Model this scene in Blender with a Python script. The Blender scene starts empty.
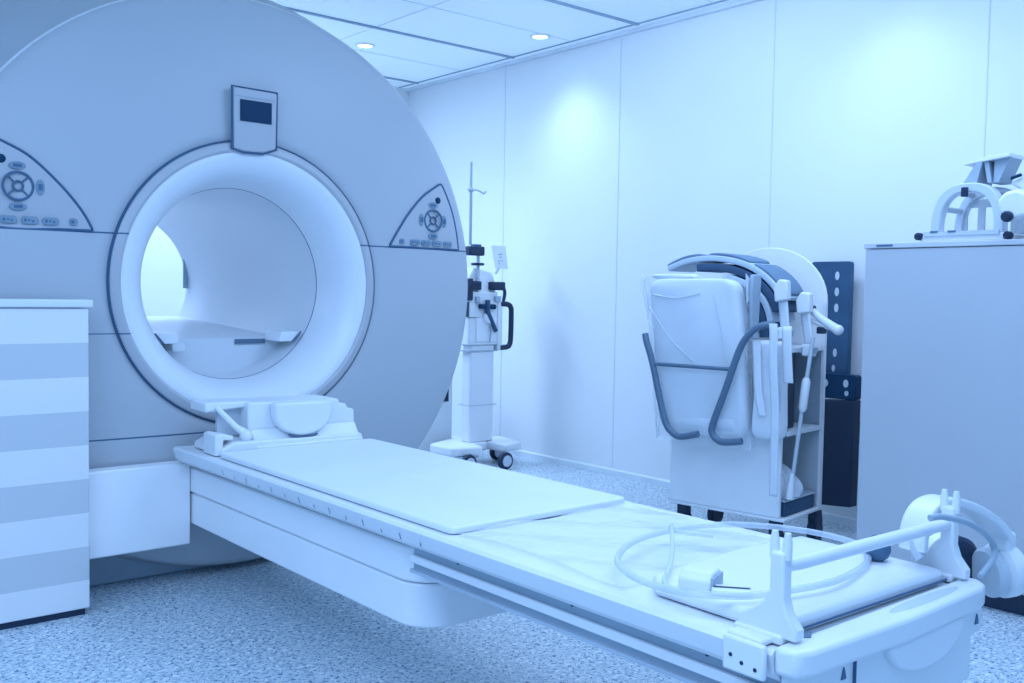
import bpy, math, random
from mathutils import Vector, Matrix
R = random.Random(7)
S = bpy.context.scene
COL = S.collection
PI = math.pi

# ------------------------------------------------------------------ materials
def _nodes(name):
    m = bpy.data.materials.new(name); m.use_nodes = True
    nt = m.node_tree; b = nt.nodes['Principled BSDF']
    return m, nt, b

def mat(name, col, rough=0.5, metal=0.0, var=0.05, scale=6.0, bump=0.0, bscale=60.0, spec=0.5, emit=None, estr=0.0, coat=0.0):
    """plain painted / moulded surface with a little procedural tonal variation"""
    m, nt, b = _nodes(name)
    tc = nt.nodes.new('ShaderNodeTexCoord')
    n = nt.nodes.new('ShaderNodeTexNoise'); n.inputs['Scale'].default_value = scale; n.inputs['Detail'].default_value = 3
    nt.links.new(tc.outputs['Object'], n.inputs['Vector'])
    r = nt.nodes.new('ShaderNodeValToRGB')
    lo = [max(0, c * (1 - var)) for c in col]; hi = [min(1, c * (1 + var)) for c in col]
    r.color_ramp.elements[0].position = 0.3; r.color_ramp.elements[1].position = 0.7
    r.color_ramp.elements[0].color = (*lo, 1); r.color_ramp.elements[1].color = (*hi, 1)
    nt.links.new(n.outputs['Fac'], r.inputs['Fac'])
    nt.links.new(r.outputs['Color'], b.inputs['Base Color'])
    b.inputs['Roughness'].default_value = rough; b.inputs['Metallic'].default_value = metal
    b.inputs['Specular IOR Level'].default_value = spec
    b.inputs['Coat Weight'].default_value = coat
    if emit:
        b.inputs['Emission Color'].default_value = (*emit, 1); b.inputs['Emission Strength'].default_value = estr
    if bump > 0:
        n2 = nt.nodes.new('ShaderNodeTexNoise'); n2.inputs['Scale'].default_value = bscale; n2.inputs['Detail'].default_value = 4
        nt.links.new(tc.outputs['Object'], n2.inputs['Vector'])
        bp = nt.nodes.new('ShaderNodeBump'); bp.inputs['Strength'].default_value = bump; bp.inputs['Distance'].default_value = 0.01
        nt.links.new(n2.outputs['Fac'], bp.inputs['Height']); nt.links.new(bp.outputs['Normal'], b.inputs['Normal'])
    return m

def mat_clear(name, col, alpha, rough=0.15, bump=0.0, bscale=20.0):
    """thin clear plastic: partly see-through film or tube"""
    m, nt, b = _nodes(name)
    b.inputs['Base Color'].default_value = (*col, 1); b.inputs['Roughness'].default_value = rough
    b.inputs['Specular IOR Level'].default_value = 0.6
    tr = nt.nodes.new('ShaderNodeBsdfTransparent'); mx = nt.nodes.new('ShaderNodeMixShader')
    lw = nt.nodes.new('ShaderNodeLayerWeight'); lw.inputs['Blend'].default_value = 0.35
    mp = nt.nodes.new('ShaderNodeMapRange'); mp.inputs['To Min'].default_value = alpha; mp.inputs['To Max'].default_value = min(1, alpha + 0.5)
    nt.links.new(lw.outputs['Facing'], mp.inputs['Value']); nt.links.new(mp.outputs['Result'], mx.inputs['Fac'])
    nt.links.new(tr.outputs['BSDF'], mx.inputs[1]); nt.links.new(b.outputs['BSDF'], mx.inputs[2])
    nt.links.new(mx.outputs['Shader'], nt.nodes['Material Output'].inputs['Surface'])
    if bump:
        tc = nt.nodes.new('ShaderNodeTexCoord'); n2 = nt.nodes.new('ShaderNodeTexNoise'); n2.inputs['Scale'].default_value = bscale
        nt.links.new(tc.outputs['Object'], n2.inputs['Vector'])
        bp = nt.nodes.new('ShaderNodeBump'); bp.inputs['Strength'].default_value = bump; bp.inputs['Distance'].default_value = 0.02
        nt.links.new(n2.outputs['Fac'], bp.inputs['Height']); nt.links.new(bp.outputs['Normal'], b.inputs['Normal'])
    return m

def mat_lines(name, col, line_col, lines, rough=0.45, bands=None, band_col=None):
    """painted cover with fine dark joints: lines = [(axis, position, half width, (axis, min, max) or None)] in world metres"""
    m, nt, b = _nodes(name)
    g = nt.nodes.new('ShaderNodeNewGeometry'); sx = nt.nodes.new('ShaderNodeSeparateXYZ')
    nt.links.new(g.outputs['Position'], sx.inputs['Vector'])
    def math_(op, a, bb=None):
        n = nt.nodes.new('ShaderNodeMath'); n.operation = op
        for i, v in enumerate((a, bb)):
            if v is None: continue
            if isinstance(v, (int, float)): n.inputs[i].default_value = v
            else: nt.links.new(v, n.inputs[i])
        return n.outputs[0]
    tot = None
    for ax, pos, hw, lim in lines:
        d = math_('ABSOLUTE', math_('SUBTRACT', sx.outputs[ax], pos))
        f = math_('LESS_THAN', d, hw)
        if lim:
            f = math_('MULTIPLY', f, math_('GREATER_THAN', sx.outputs[lim[0]], lim[1]))
            f = math_('MULTIPLY', f, math_('LESS_THAN', sx.outputs[lim[0]], lim[2]))
        tot = f if tot is None else math_('MAXIMUM', tot, f)
    mix = nt.nodes.new('ShaderNodeMix'); mix.data_type = 'RGBA'
    mix.inputs[6].default_value = (*col, 1); mix.inputs[7].default_value = (*line_col, 1)
    if bands:   # alternating horizontal bands of height h, counted down from top z
        top, h = bands
        k = math_('DIVIDE', math_('SUBTRACT', top, sx.outputs[2]), h)
        odd = math_('GREATER_THAN', math_('MODULO', k, 2.0), 1.0)
        mb = nt.nodes.new('ShaderNodeMix'); mb.data_type = 'RGBA'
        mb.inputs[6].default_value = (*col, 1); mb.inputs[7].default_value = (*band_col, 1)
        nt.links.new(odd, mb.inputs[0]); nt.links.new(mb.outputs[2], mix.inputs[6])
    if tot is not None: nt.links.new(tot, mix.inputs[0])
    else: mix.inputs[0].default_value = 0
    nt.links.new(mix.outputs[2], b.inputs['Base Color'])
    b.inputs['Roughness'].default_value = rough
    return m

def mat_floor():
    m, nt, b = _nodes('speckled_vinyl')
    tc = nt.nodes.new('ShaderNodeTexCoord')
    def fleck(scale, t0, t1, off):
        mp = nt.nodes.new('ShaderNodeMapping'); mp.inputs['Location'].default_value = (off, off * 2, 0)
        nt.links.new(tc.outputs['Object'], mp.inputs['Vector'])
        n = nt.nodes.new('ShaderNodeTexNoise'); n.inputs['Scale'].default_value = scale; n.inputs['Detail'].default_value = 1.5
        n.inputs['Distortion'].default_value = 0.6
        nt.links.new(mp.outputs['Vector'], n.inputs['Vector'])
        r = nt.nodes.new('ShaderNodeValToRGB'); r.color_ramp.elements[0].position = t0; r.color_ramp.elements[1].position = t1
        nt.links.new(n.outputs['Fac'], r.inputs['Fac']); return r.outputs['Color']
    def mix(a, c, f):
        x = nt.nodes.new('ShaderNodeMix'); x.data_type = 'RGBA'
        if isinstance(a, tuple): x.inputs[6].default_value = (*a, 1)
        else: nt.links.new(a, x.inputs[6])
        x.inputs[7].default_value = (*c, 1); nt.links.new(f, x.inputs[0]); return x.outputs[2]
    c = mix((0.58, 0.67, 0.71), (0.42, 0.53, 0.60), fleck(55, 0.50, 0.58, 3.1))
    c = mix(c, (0.78, 0.84, 0.86), fleck(60, 0.58, 0.62, 7.7))
    c = mix(c, (0.10, 0.20, 0.32), fleck(92, 0.585, 0.62, 1.3))
    nt.links.new(c, b.inputs['Base Color'])
    b.inputs['Roughness'].default_value = 0.38
    return m

M = {}
def setup_materials():
    M['wall'] = mat('white_wall_panel', (0.82, 0.85, 0.86), 0.5, var=0.02, scale=1.5)
    M['ceiling'] = mat('ceiling_tile', (0.80, 0.84, 0.86), 0.8, var=0.03, scale=2.0, bump=0.05, bscale=200, emit=(0.42, 0.70, 1.0), estr=0.22)  # faint glow added to brighten plain tiles that are no lamps
    M['trim'] = mat('grey_trim', (0.30, 0.40, 0.50), 0.5)
    M['seam'] = mat('panel_joint', (0.72, 0.78, 0.83), 0.6)
    M['base'] = mat('skirting', (0.72, 0.80, 0.84), 0.4)
    M['floor'] = mat_floor()
    g = (0.475, 0.515, 0.55); dk = (0.05, 0.12, 0.22)
    zs = [(2, 1.262, 0.0028, None), (2, 0.552, 0.0028, (0, 0.0, 1.6)), (2, 0.918, 0.0018, (0, 0.0, 1.6))]
    M['cover'] = mat_lines('scanner_grey_cover', g, dk, zs, rough=0.42)
    M['shell'] = mat('scanner_side_shell', (0.44, 0.47, 0.50), 0.5, var=0.02, scale=2)
    M['ring'] = mat_lines('bore_ring_grey', (0.47, 0.495, 0.53), dk, [(2, 1.262, 0.0028, None), (2, 0.918, 0.0022, (0, 0.0, 1.6))], rough=0.35)
    M['rim'] = mat('rim_highlight', (0.72, 0.75, 0.78), 0.3)  # rim highlight put into a paler colour than the cover
    M['gap'] = mat('dark_joint', (0.05, 0.12, 0.22), 0.6)
    M['white'] = mat('white_moulding', (0.80, 0.83, 0.85), 0.32, var=0.02)
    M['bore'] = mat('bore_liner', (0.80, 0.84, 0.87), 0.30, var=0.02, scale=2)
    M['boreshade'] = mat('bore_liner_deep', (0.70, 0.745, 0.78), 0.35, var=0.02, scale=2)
    M['beam'] = mat('white_beam_cover', (0.93, 0.935, 0.94), 0.4, var=0.02)
    M['white2'] = mat('white_lacquer', (0.76, 0.80, 0.82), 0.4, var=0.02)
    M['grey'] = mat('light_grey_moulding', (0.55, 0.62, 0.67), 0.45)
    M['mid'] = mat('mid_grey_moulding', (0.36, 0.45, 0.52), 0.5)
    M['alu'] = mat('satin_aluminium', (0.50, 0.58, 0.65), 0.4, metal=0.3)
    M['trolley'] = mat('trolley_laminate', (0.86, 0.88, 0.89), 0.45, var=0.02)
    M['screen'] = mat('dark_screen', (0.008, 0.045, 0.10), 0.5, spec=0.15)
    M['dark'] = mat('black_plastic', (0.006, 0.024, 0.06), 0.45)
    M['darkblue'] = mat('dark_board', (0.025, 0.085, 0.17), 0.5, var=0.15)
    M['button'] = mat('button_grey', (0.22, 0.31, 0.39), 0.4)
    M['print'] = mat('printed_legend', (0.07, 0.15, 0.25), 0.5)
    M['pad'] = mat('vinyl_mattress', (0.80, 0.84, 0.87), 0.5, var=0.02, bump=0.04, bscale=90)
    M['cabinet'] = mat('cabinet_laminate', (0.49, 0.53, 0.565), 0.5, var=0.02, scale=1.5)
    M['cabtop'] = mat('cabinet_worktop', (0.56, 0.60, 0.63), 0.4)
    M['stripe'] = mat_lines('striped_front', (0.84, 0.84, 0.84), (0.1, 0.2, 0.3), [], rough=0.45, bands=(1.008, 0.1115), band_col=(0.62, 0.65, 0.67))
    M['steel'] = mat('grey_painted_tube', (0.10, 0.165, 0.24), 0.4)
    M['foamdd'] = mat('coil_cover_dark', (0.035, 0.085, 0.16), 0.7, bump=0.1, bscale=150)  # gap darkness beneath the top coil put into this colour
    M['foamd'] = mat('coil_cover_grey', (0.15, 0.24, 0.34), 0.7, bump=0.1, bscale=150)
    M['foaml'] = mat('coil_cover_light', (0.50, 0.60, 0.68), 0.6, bump=0.05, bscale=80)
    M['cloth'] = mat('white_webbing', (0.74, 0.79, 0.83), 0.8, bump=0.2, bscale=300)
    M['cushion'] = mat('cushion_fabric', (0.78, 0.83, 0.87), 0.7, var=0.08, scale=4)
    M['film'] = mat_clear('clear_film', (0.80, 0.88, 0.94), 0.16, 0.2, bump=0.5, bscale=14)
    M['film2'] = mat_clear('clear_film_flat', (0.85, 0.9, 0.95), 0.30, 0.12, bump=0.35, bscale=9)
    M['tube'] = mat_clear('clear_tubing', (0.70, 0.78, 0.85), 0.36, 0.1)
    M['acryl'] = mat_clear('frosted_shell', (0.66, 0.75, 0.82), 0.82, 0.3)
    M['ball'] = mat('rubber_bulb', (0.045, 0.12, 0.21), 0.45)
    M['lamp'] = mat('lamp_lens', (0.9, 0.95, 0.95), 0.3, emit=(0.45, 0.85, 1.0), estr=9.0)
setup_materials()

# ------------------------------------------------------------------ geometry helpers
class MB:
    def __init__(s): s.v = []; s.f = []
    def add(s, vs, fs):
        b = len(s.v); s.v += [tuple(p) for p in vs]; s.f += [tuple(b + i for i in f) for f in fs]; return s
    def box(s, x0, x1, y0, y1, z0, z1):
        vs = [(x, y, z) for z in (z0, z1) for y in (y0, y1) for x in (x0, x1)]
        return s.add(vs, [(0, 2, 3, 1), (4, 5, 7, 6), (0, 1, 5, 4), (2, 6, 7, 3), (0, 4, 6, 2), (1, 3, 7, 5)])
    def prism(s, poly, axis, a, b):
        """poly of 2-D points extruded along axis from a to b (x: poly=(y,z); y: (x,z); z: (x,y))"""
        def P(p, t): return {'x': (t, p[0], p[1]), 'y': (p[0], t, p[1]), 'z': (p[0], p[1], t)}[axis]
        n = len(poly); vs = [P(p, a) for p in poly] + [P(p, b) for p in poly]
        fs = [tuple(range(n))[::-1], tuple(range(n, 2 * n))] + [(i, (i + 1) % n, n + (i + 1) % n, n + i) for i in range(n)]
        return s.add(vs, fs)
    def tube(s, pts, r, seg=10, closed=False, cap=True):
        pts = [Vector(p) for p in pts]; n = len(pts); vs = []; fs = []
        rs = r if isinstance(r, (list, tuple)) else [r] * n
        prev = None
        for i in range(n):
            if closed: t = pts[(i + 1) % n] - pts[i - 1]
            else: t = pts[min(i + 1, n - 1)] - pts[max(i - 1, 0)]
            t.normalize()
            if prev is None:
                a = Vector((0, 0, 1)) if abs(t.z) < 0.9 else Vector((1, 0, 0)); nn = t.cross(a).normalized()
            else:
                nn = (prev - t * prev.dot(t)); nn = nn.normalized() if nn.length > 1e-6 else t.orthogonal().normalized()
            prev = nn; bb = t.cross(nn)
            for k in range(seg):
                q = 2 * PI * k / seg; vs.append(pts[i] + (nn * math.cos(q) + bb * math.sin(q)) * rs[i])
        m = n if closed else n - 1
        for i in range(m):
            j = (i + 1) % n
            for k in range(seg):
                l = (k + 1) % seg; fs.append((i * seg + k, i * seg + l, j * seg + l, j * seg + k))
        if cap and not closed:
            fs.append(tuple(range(seg))[::-1]); fs.append(tuple((n - 1) * seg + k for k in range(seg)))
        return s.add(vs, fs)
    def lathe(s, prof, c, axis='y', seg=96, a0=0.0, a1=2 * PI):
        """profile of (radius, along-axis) points turned about an axis through c"""
        full = abs(a1 - a0 - 2 * PI) < 1e-6; m = seg if full else seg + 1; n = len(prof); vs = []; fs = []
        for i in range(m):
            q = a0 + (a1 - a0) * i / seg; cq, sq = math.cos(q), math.sin(q)
            for r, t in prof:
                if axis == 'y': vs.append((c[0] + r * cq, c[1] + t, c[2] + r * sq))
                elif axis == 'z': vs.append((c[0] + r * cq, c[1] + r * sq, c[2] + t))
                else: vs.append((c[0] + t, c[1] + r * cq, c[2] + r * sq))
        for i in range(seg if full else seg):
            j = (i + 1) % m
            for k in range(n - 1):
                fs.append((i * n + k, i * n + k + 1, j * n + k + 1, j * n + k))
        return s.add(vs, fs)
    def ball(s, c, rx, ry=None, rz=None, u=20, w=12):
        ry = ry or rx; rz = rz or rx; vs = [(c[0], c[1], c[2] - rz)]; fs = []
        for i in range(1, w):
            p = -PI / 2 + PI * i / w
            for k in range(u):
                q = 2 * PI * k / u; vs.append((c[0] + rx * math.cos(p) * math.cos(q), c[1] + ry * math.cos(p) * math.sin(q), c[2] + rz * math.sin(p)))
        vs.append((c[0], c[1], c[2] + rz)); T = len(vs) - 1
        for k in range(u): fs.append((0, 1 + (k + 1) % u, 1 + k)); fs.append((T, 1 + (w - 2) * u + k, 1 + (w - 2) * u + (k + 1) % u))
        for i in range(w - 2):
            for k in range(u):
                l = (k + 1) % u; a = 1 + i * u; fs.append((a + k, a + l, a + u + l, a + u + k))
        return s.add(vs, fs)
    def grid(s, fn, nu, nv):
        vs = [fn(i / nu, j / nv) for j in range(nv + 1) for i in range(nu + 1)]
        fs = [(j * (nu + 1) + i, j * (nu + 1) + i + 1, (j + 1) * (nu + 1) + i + 1, (j + 1) * (nu + 1) + i) for j in range(nv) for i in range(nu)]
        return s.add(vs, fs)
    def zmin(s, z): s.v = [(p[0], p[1], max(p[2], z)) for p in s.v]; return s

def smooth(pts, n=8, closed=False):
    """Catmull-Rom through the points"""
    P = [Vector(p) for p in pts]; out = []; m = len(P)
    rng = range(m) if closed else range(m - 1)
    for i in rng:
        p0 = P[i - 1] if (closed or i > 0) else P[0]; p1 = P[i]; p2 = P[(i + 1) % m]
        p3 = P[(i + 2) % m] if (closed or i + 2 < m) else P[-1]
        for k in range(n):
            t = k / n
            out.append(0.5 * ((2 * p1) + (p2 - p0) * t + (2 * p0 - 5 * p1 + 4 * p2 - p3) * t * t + (3 * p1 - p0 - 3 * p2 + p3) * t ** 3))
    if not closed: out.append(P[-1])
    return out

OFF = {}
def link(name, mb, m, off, bevel=0, seg=2, subdiv=0, solid=0, ang=35, flat=False):
    me = bpy.data.meshes.new(name)
    me.from_pydata([(v[0] - off[0], v[1] - off[1], v[2] - off[2]) for v in mb.v], [], mb.f); me.update()
    import bmesh
    bm = bmesh.new(); bm.from_mesh(me); bmesh.ops.recalc_face_normals(bm, faces=bm.faces); bm.to_mesh(me); bm.free()
    if not flat:
        me.shade_smooth(); me.set_sharp_from_angle(angle=math.radians(ang))
    o = bpy.data.objects.new(name, me); COL.objects.link(o); me.materials.append(m)
    if solid:
        md = o.modifiers.new('solid', 'SOLIDIFY'); md.thickness = solid; md.offset = 0
    if bevel:
        md = o.modifiers.new('bevel', 'BEVEL'); md.width = bevel; md.segments = seg; md.limit_method = 'ANGLE'; md.angle_limit = math.radians(40)
        md.harden_normals = False
    if subdiv:
        md = o.modifiers.new('sub', 'SUBSURF'); md.levels = subdiv; md.render_levels = subdiv
    return o

def props(o, label=None, cat=None, group=None, kind=None):
    if label: o['label'] = label
    if cat: o['category'] = cat
    if group: o['group'] = group
    if kind: o['kind'] = kind
    return o

def thing(name, label, cat, loc=(0, 0, 0), rz=0.0, group=None, local=False):
    o = bpy.data.objects.new(name, None); COL.objects.link(o); o.empty_display_size = 0.1
    o.location = loc; o.rotation_euler = (0, 0, rz)
    OFF[o.name] = (0, 0, 0) if local else tuple(loc)
    return props(o, label, cat, group)

def part(name, mb, m, parent, label=None, **k):
    off = OFF[parent.name]
    o = link(name, mb, m, off, **k); o.parent = parent; OFF[o.name] = off
    if label: o['label'] = label
    return o

def solo(name, mb, m, label, cat, group=None, **k):
    xs = [v[0] for v in mb.v]; ys = [v[1] for v in mb.v]; zs = [v[2] for v in mb.v]
    off = ((min(xs) + max(xs)) / 2, (min(ys) + max(ys)) / 2, min(zs))
    o = link(name, mb, m, off, **k); o.location = off; OFF[o.name] = off
    return props(o, label, cat, group)

def struct(name, mb, m, label=None, **k):
    o = link(name, mb, m, (0, 0, 0), **k); OFF[o.name] = (0, 0, 0); o['kind'] = 'structure'
    if label: o['label'] = label
    return o

def rrect(x0, x1, y0, y1, r, n=6):
    pts = []
    for cx, cy, a in ((x1 - r, y0 + r, -PI / 2), (x1 - r, y1 - r, 0), (x0 + r, y1 - r, PI / 2), (x0 + r, y0 + r, PI)):
        for i in range(n + 1):
            q = a + PI / 2 * i / n; pts.append((cx + r * math.cos(q), cy + r * math.sin(q)))
    return pts

# ------------------------------------------------------------------ the room
WX, BY, CZ = 4.23, 6.28, 2.61
struct('floor', MB().box(-1.6, WX + 0.1, -2.2, BY + 0.1, -0.05, 0), M['floor'])
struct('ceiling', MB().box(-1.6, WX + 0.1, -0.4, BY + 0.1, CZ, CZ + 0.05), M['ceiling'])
struct('wall_right', MB().box(WX, WX + 0.1, -2.2, BY + 0.1, 0, CZ), M['wall'])
struct('wall_back', MB().box(-1.6, WX, BY, BY + 0.1, 0, CZ), M['wall'])
struct('baseboard_right', MB().prism([(WX, 0.0), (WX - 0.012, 0.0), (WX - 0.012, 0.032), (WX - 0.006, 0.040), (WX, 0.040)], 'y', -2.2, BY), M['base'])
struct('baseboard_back', MB().box(-1.6, WX - 0.02, BY - 0.012, BY, 0, 0.04), M['base'])
n = 1
def trim(mb, m):
    global n
    struct('trim_%d' % n, mb, m); n += 1
for y in (1.933, 3.003, 4.07, 5.13):      # upright joints between the wall panels
    trim(MB().box(WX - 0.003, WX + 0.001, y - 0.003, y + 0.003, 0.05, CZ - 0.02), M['seam'])
trim(MB().box(WX - 0.03, WX, -0.4, BY, CZ - 0.022, CZ), M['seam'])        # wall angle
trim(MB().box(WX - 0.095, WX - 0.085, -0.4, BY, CZ - 0.006, CZ), M['trim'])   # border of the tiles
for y in (1.70, 2.785, 3.865, 4.955, 6.04):
    trim(MB().box(-1.6, WX - 0.08, y - 0.010, y + 0.010, CZ - 0.010, CZ), M['trim'])
for x in (3.10, 2.02):
    trim(MB().box(x - 0.003, x + 0.003, -0.4, BY, CZ - 0.003, CZ), M['seam'])
for k, y in enumerate((4.40, 3.32, 5.50)):
    trim(MB().box(2.0, WX - 0.09, y - 0.0025, y + 0.0025, CZ - 0.003, CZ), M['seam'])

# ------------------------------------------------------------------ recessed ceiling lights
def downlight(x, y, label):
    t = thing('recessed_downlight', label, 'ceiling light', (x, y, CZ), 0, 'recessed ceiling downlights')
    part('bezel', MB().lathe([(0.042, -0.002), (0.050, -0.010), (0.062, -0.008), (0.064, 0.0)], (x, y, CZ), 'z', 32), M['white'], t)
    part('lens', MB().lathe([(0.0, -0.004), (0.043, -0.004), (0.043, 0.0)], (x, y, CZ), 'z', 32), M['lamp'], t)
downlight(3.926, 4.446, 'round recessed downlight in the ceiling above the bright patch of wall')
downlight(3.279, 5.361, 'round recessed downlight showing just over the curved shoulder of the scanner')

# ------------------------------------------------------------------ MRI scanner
GX, GZ = 1.634, 1.097
mri = thing('mri_scanner', 'large round grey MRI scanner with a white open bore', 'MRI scanner', (GX, 3.5, 0))
def dome(r):                       # depth of the gently domed front cover at a radius
    return 3.455 + 0.05 * ((r - 0.528) / 0.5) ** 2 if r > 0.528 else 3.455
prof = [(0.528, 3.475), (0.528, 3.462), (0.532, 3.456)]
for i in range(1, 15): r = 0.532 + (1.045 - 0.532) * i / 14; prof.append((r, dome(r)))
prof += [(1.060, dome(1.045) + 0.006), (1.069, dome(1.045) + 0.016), (1.073, dome(1.045) + 0.028), (1.073, 3.56)]
part('front_cover', MB().lathe([(r, y) for r, y in prof], (GX, 0, GZ), 'y', 180), M['cover'], mri, ang=60)
part('cover_rim', MB().lathe([(1.072, 3.540), (1.0775, 3.542), (1.080, 3.548), (1.079, 3.554), (1.066, 3.558)], (GX, 0, GZ), 'y', 120, 0.0, PI), M['rim'], mri)  # upper half only, a pale band for the edge highlight
part('side_shell', MB().lathe([(1.066, 3.565), (1.085, 3.60), (1.17, 3.74), (1.245, 3.95), (1.28, 4.25), (1.28, 4.85), (1.25, 4.98), (1.2, 5.02), (0.40, 5.02), (0.360, 5.0)], (GX, 0, GZ), 'y', 160).zmin(0.012), M['shell'], mri)
part('bore_ring', MB().lathe([(0.528, 3.47), (0.526, 3.447), (0.518, 3.440), (0.498, 3.437), (0.490, 3.442), (0.488, 3.455)], (GX, 0, GZ), 'y', 160), M['ring'], mri)
part('ring_joint', MB().lathe([(0.527, 3.445), (0.533, 3.452), (0.534, 3.458)], (GX, 0, GZ), 'y', 160), M['gap'], mri)
fun = []
for i in range(17):
    q = i / 16 * PI / 2
    fun.append((0.489 - 0.118 * math.sin(q) ** 1.0, 3.446 + 0.19 * (1 - math.cos(q)) + 0.0))
fun2 = [(0.489, 3.446), (0.478, 3.444), (0.465, 3.447), (0.445, 3.457), (0.425, 3.473), (0.408, 3.495), (0.394, 3.522), (0.383, 3.555), (0.375, 3.595), (0.371, 3.640)]
part('bore_funnel', MB().lathe(fun2, (GX, 0, GZ), 'y', 160), M['bore'], mri, ang=60)
part('bore_joint', MB().lathe([(0.3715, 3.640), (0.3695, 3.643), (0.3715, 3.646)], (GX, 0, GZ), 'y', 120), M['gap'], mri)
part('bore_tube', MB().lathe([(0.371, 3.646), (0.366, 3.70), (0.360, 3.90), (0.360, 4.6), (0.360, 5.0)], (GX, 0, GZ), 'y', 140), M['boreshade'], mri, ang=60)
# floor of the bore: ledges left and right, a sunken track between them
seg_ = [(GX + 0.364 * math.cos(q), GZ + 0.364 * math.sin(q)) for q in [math.radians(217 + 106 * i / 24) for i in range(25)]]
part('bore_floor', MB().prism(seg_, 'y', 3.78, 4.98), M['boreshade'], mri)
for sx in (-1, 1):
    part('bore_ledge', MB().prism([(GX + sx * 0.300, 0.908), (GX + sx * 0.215, 0.908), (GX + sx * 0.205, 0.868), (GX + sx * 0.262, 0.868)], 'y', 3.648, 3.779), M['bore'], mri, bevel=0.003)
    part('ledge_edge', MB().tube([(GX + sx * 0.300, 3.642, 0.908), (GX + sx * 0.264, 3.642, 0.866)], 0.003, 6), M['gap'], mri)
part('track_step', MB().prism([(GX - 0.215, 0.866), (GX - 0.165, 0.866), (GX - 0.160, 0.835), (GX - 0.21, 0.835)], 'y', 3.70, 3.78), M['bore'], mri, bevel=0.003)
ramp = [(GX - 0.292, 3.785, 0.879), (GX + 0.292, 3.785, 0.879), (GX - 0.318, 4.97, 0.932), (GX + 0.318, 4.97, 0.932), (GX - 0.292, 3.785, 0.86), (GX + 0.292, 3.785, 0.86), (GX - 0.30, 4.97, 0.86), (GX + 0.30, 4.97, 0.86)]
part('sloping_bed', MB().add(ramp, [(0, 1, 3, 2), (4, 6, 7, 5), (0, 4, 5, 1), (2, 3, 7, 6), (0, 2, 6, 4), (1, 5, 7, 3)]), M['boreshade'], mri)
part('bore_slot', MB().box(GX + 0.075, GX + 0.205, 3.772, 3.7795, 0.855, 0.874), M['steel'], mri)
part('rear_flange_strip', MB().box(GX + 0.335, GX + 0.358, 4.97, 4.98, GZ - 0.02, GZ + 0.13), M['mid'], mri)  # dark flange strip at the far bore edge, gives no light
part('plinth', MB().box(GX - 0.70, GX + 0.55, 3.62, 4.95, 0.0, 0.30), M['mid'], mri, bevel=0.01)

# display over the bore
dp = part('display_panel', MB().prism([(1.543, 1.814), (1.716, 1.812), (1.712, 1.604), (1.660, 1.586), (1.585, 1.584), (1.545, 1.592)], 'y', 3.425, 3.475), M['ring'], mri, bevel=0.006)
part('panel_joint', MB().tube([(1.540, 3.432, 1.590), (1.539, 3.432, 1.818), (1.719, 3.434, 1.816), (1.716, 3.434, 1.602), (1.661, 3.432, 1.583), (1.585, 3.432, 1.581)], 0.0045, 8, closed=True), M['gap'], dp)
part('screen', MB().box(1.568, 1.692, 3.4215, 3.427, 1.694, 1.772), M['screen'], dp, label='dark display screen')
part('panel_line', MB().box(1.548, 1.708, 3.4235, 3.4265, 1.7825, 1.7845), M['mid'], dp)

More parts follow.
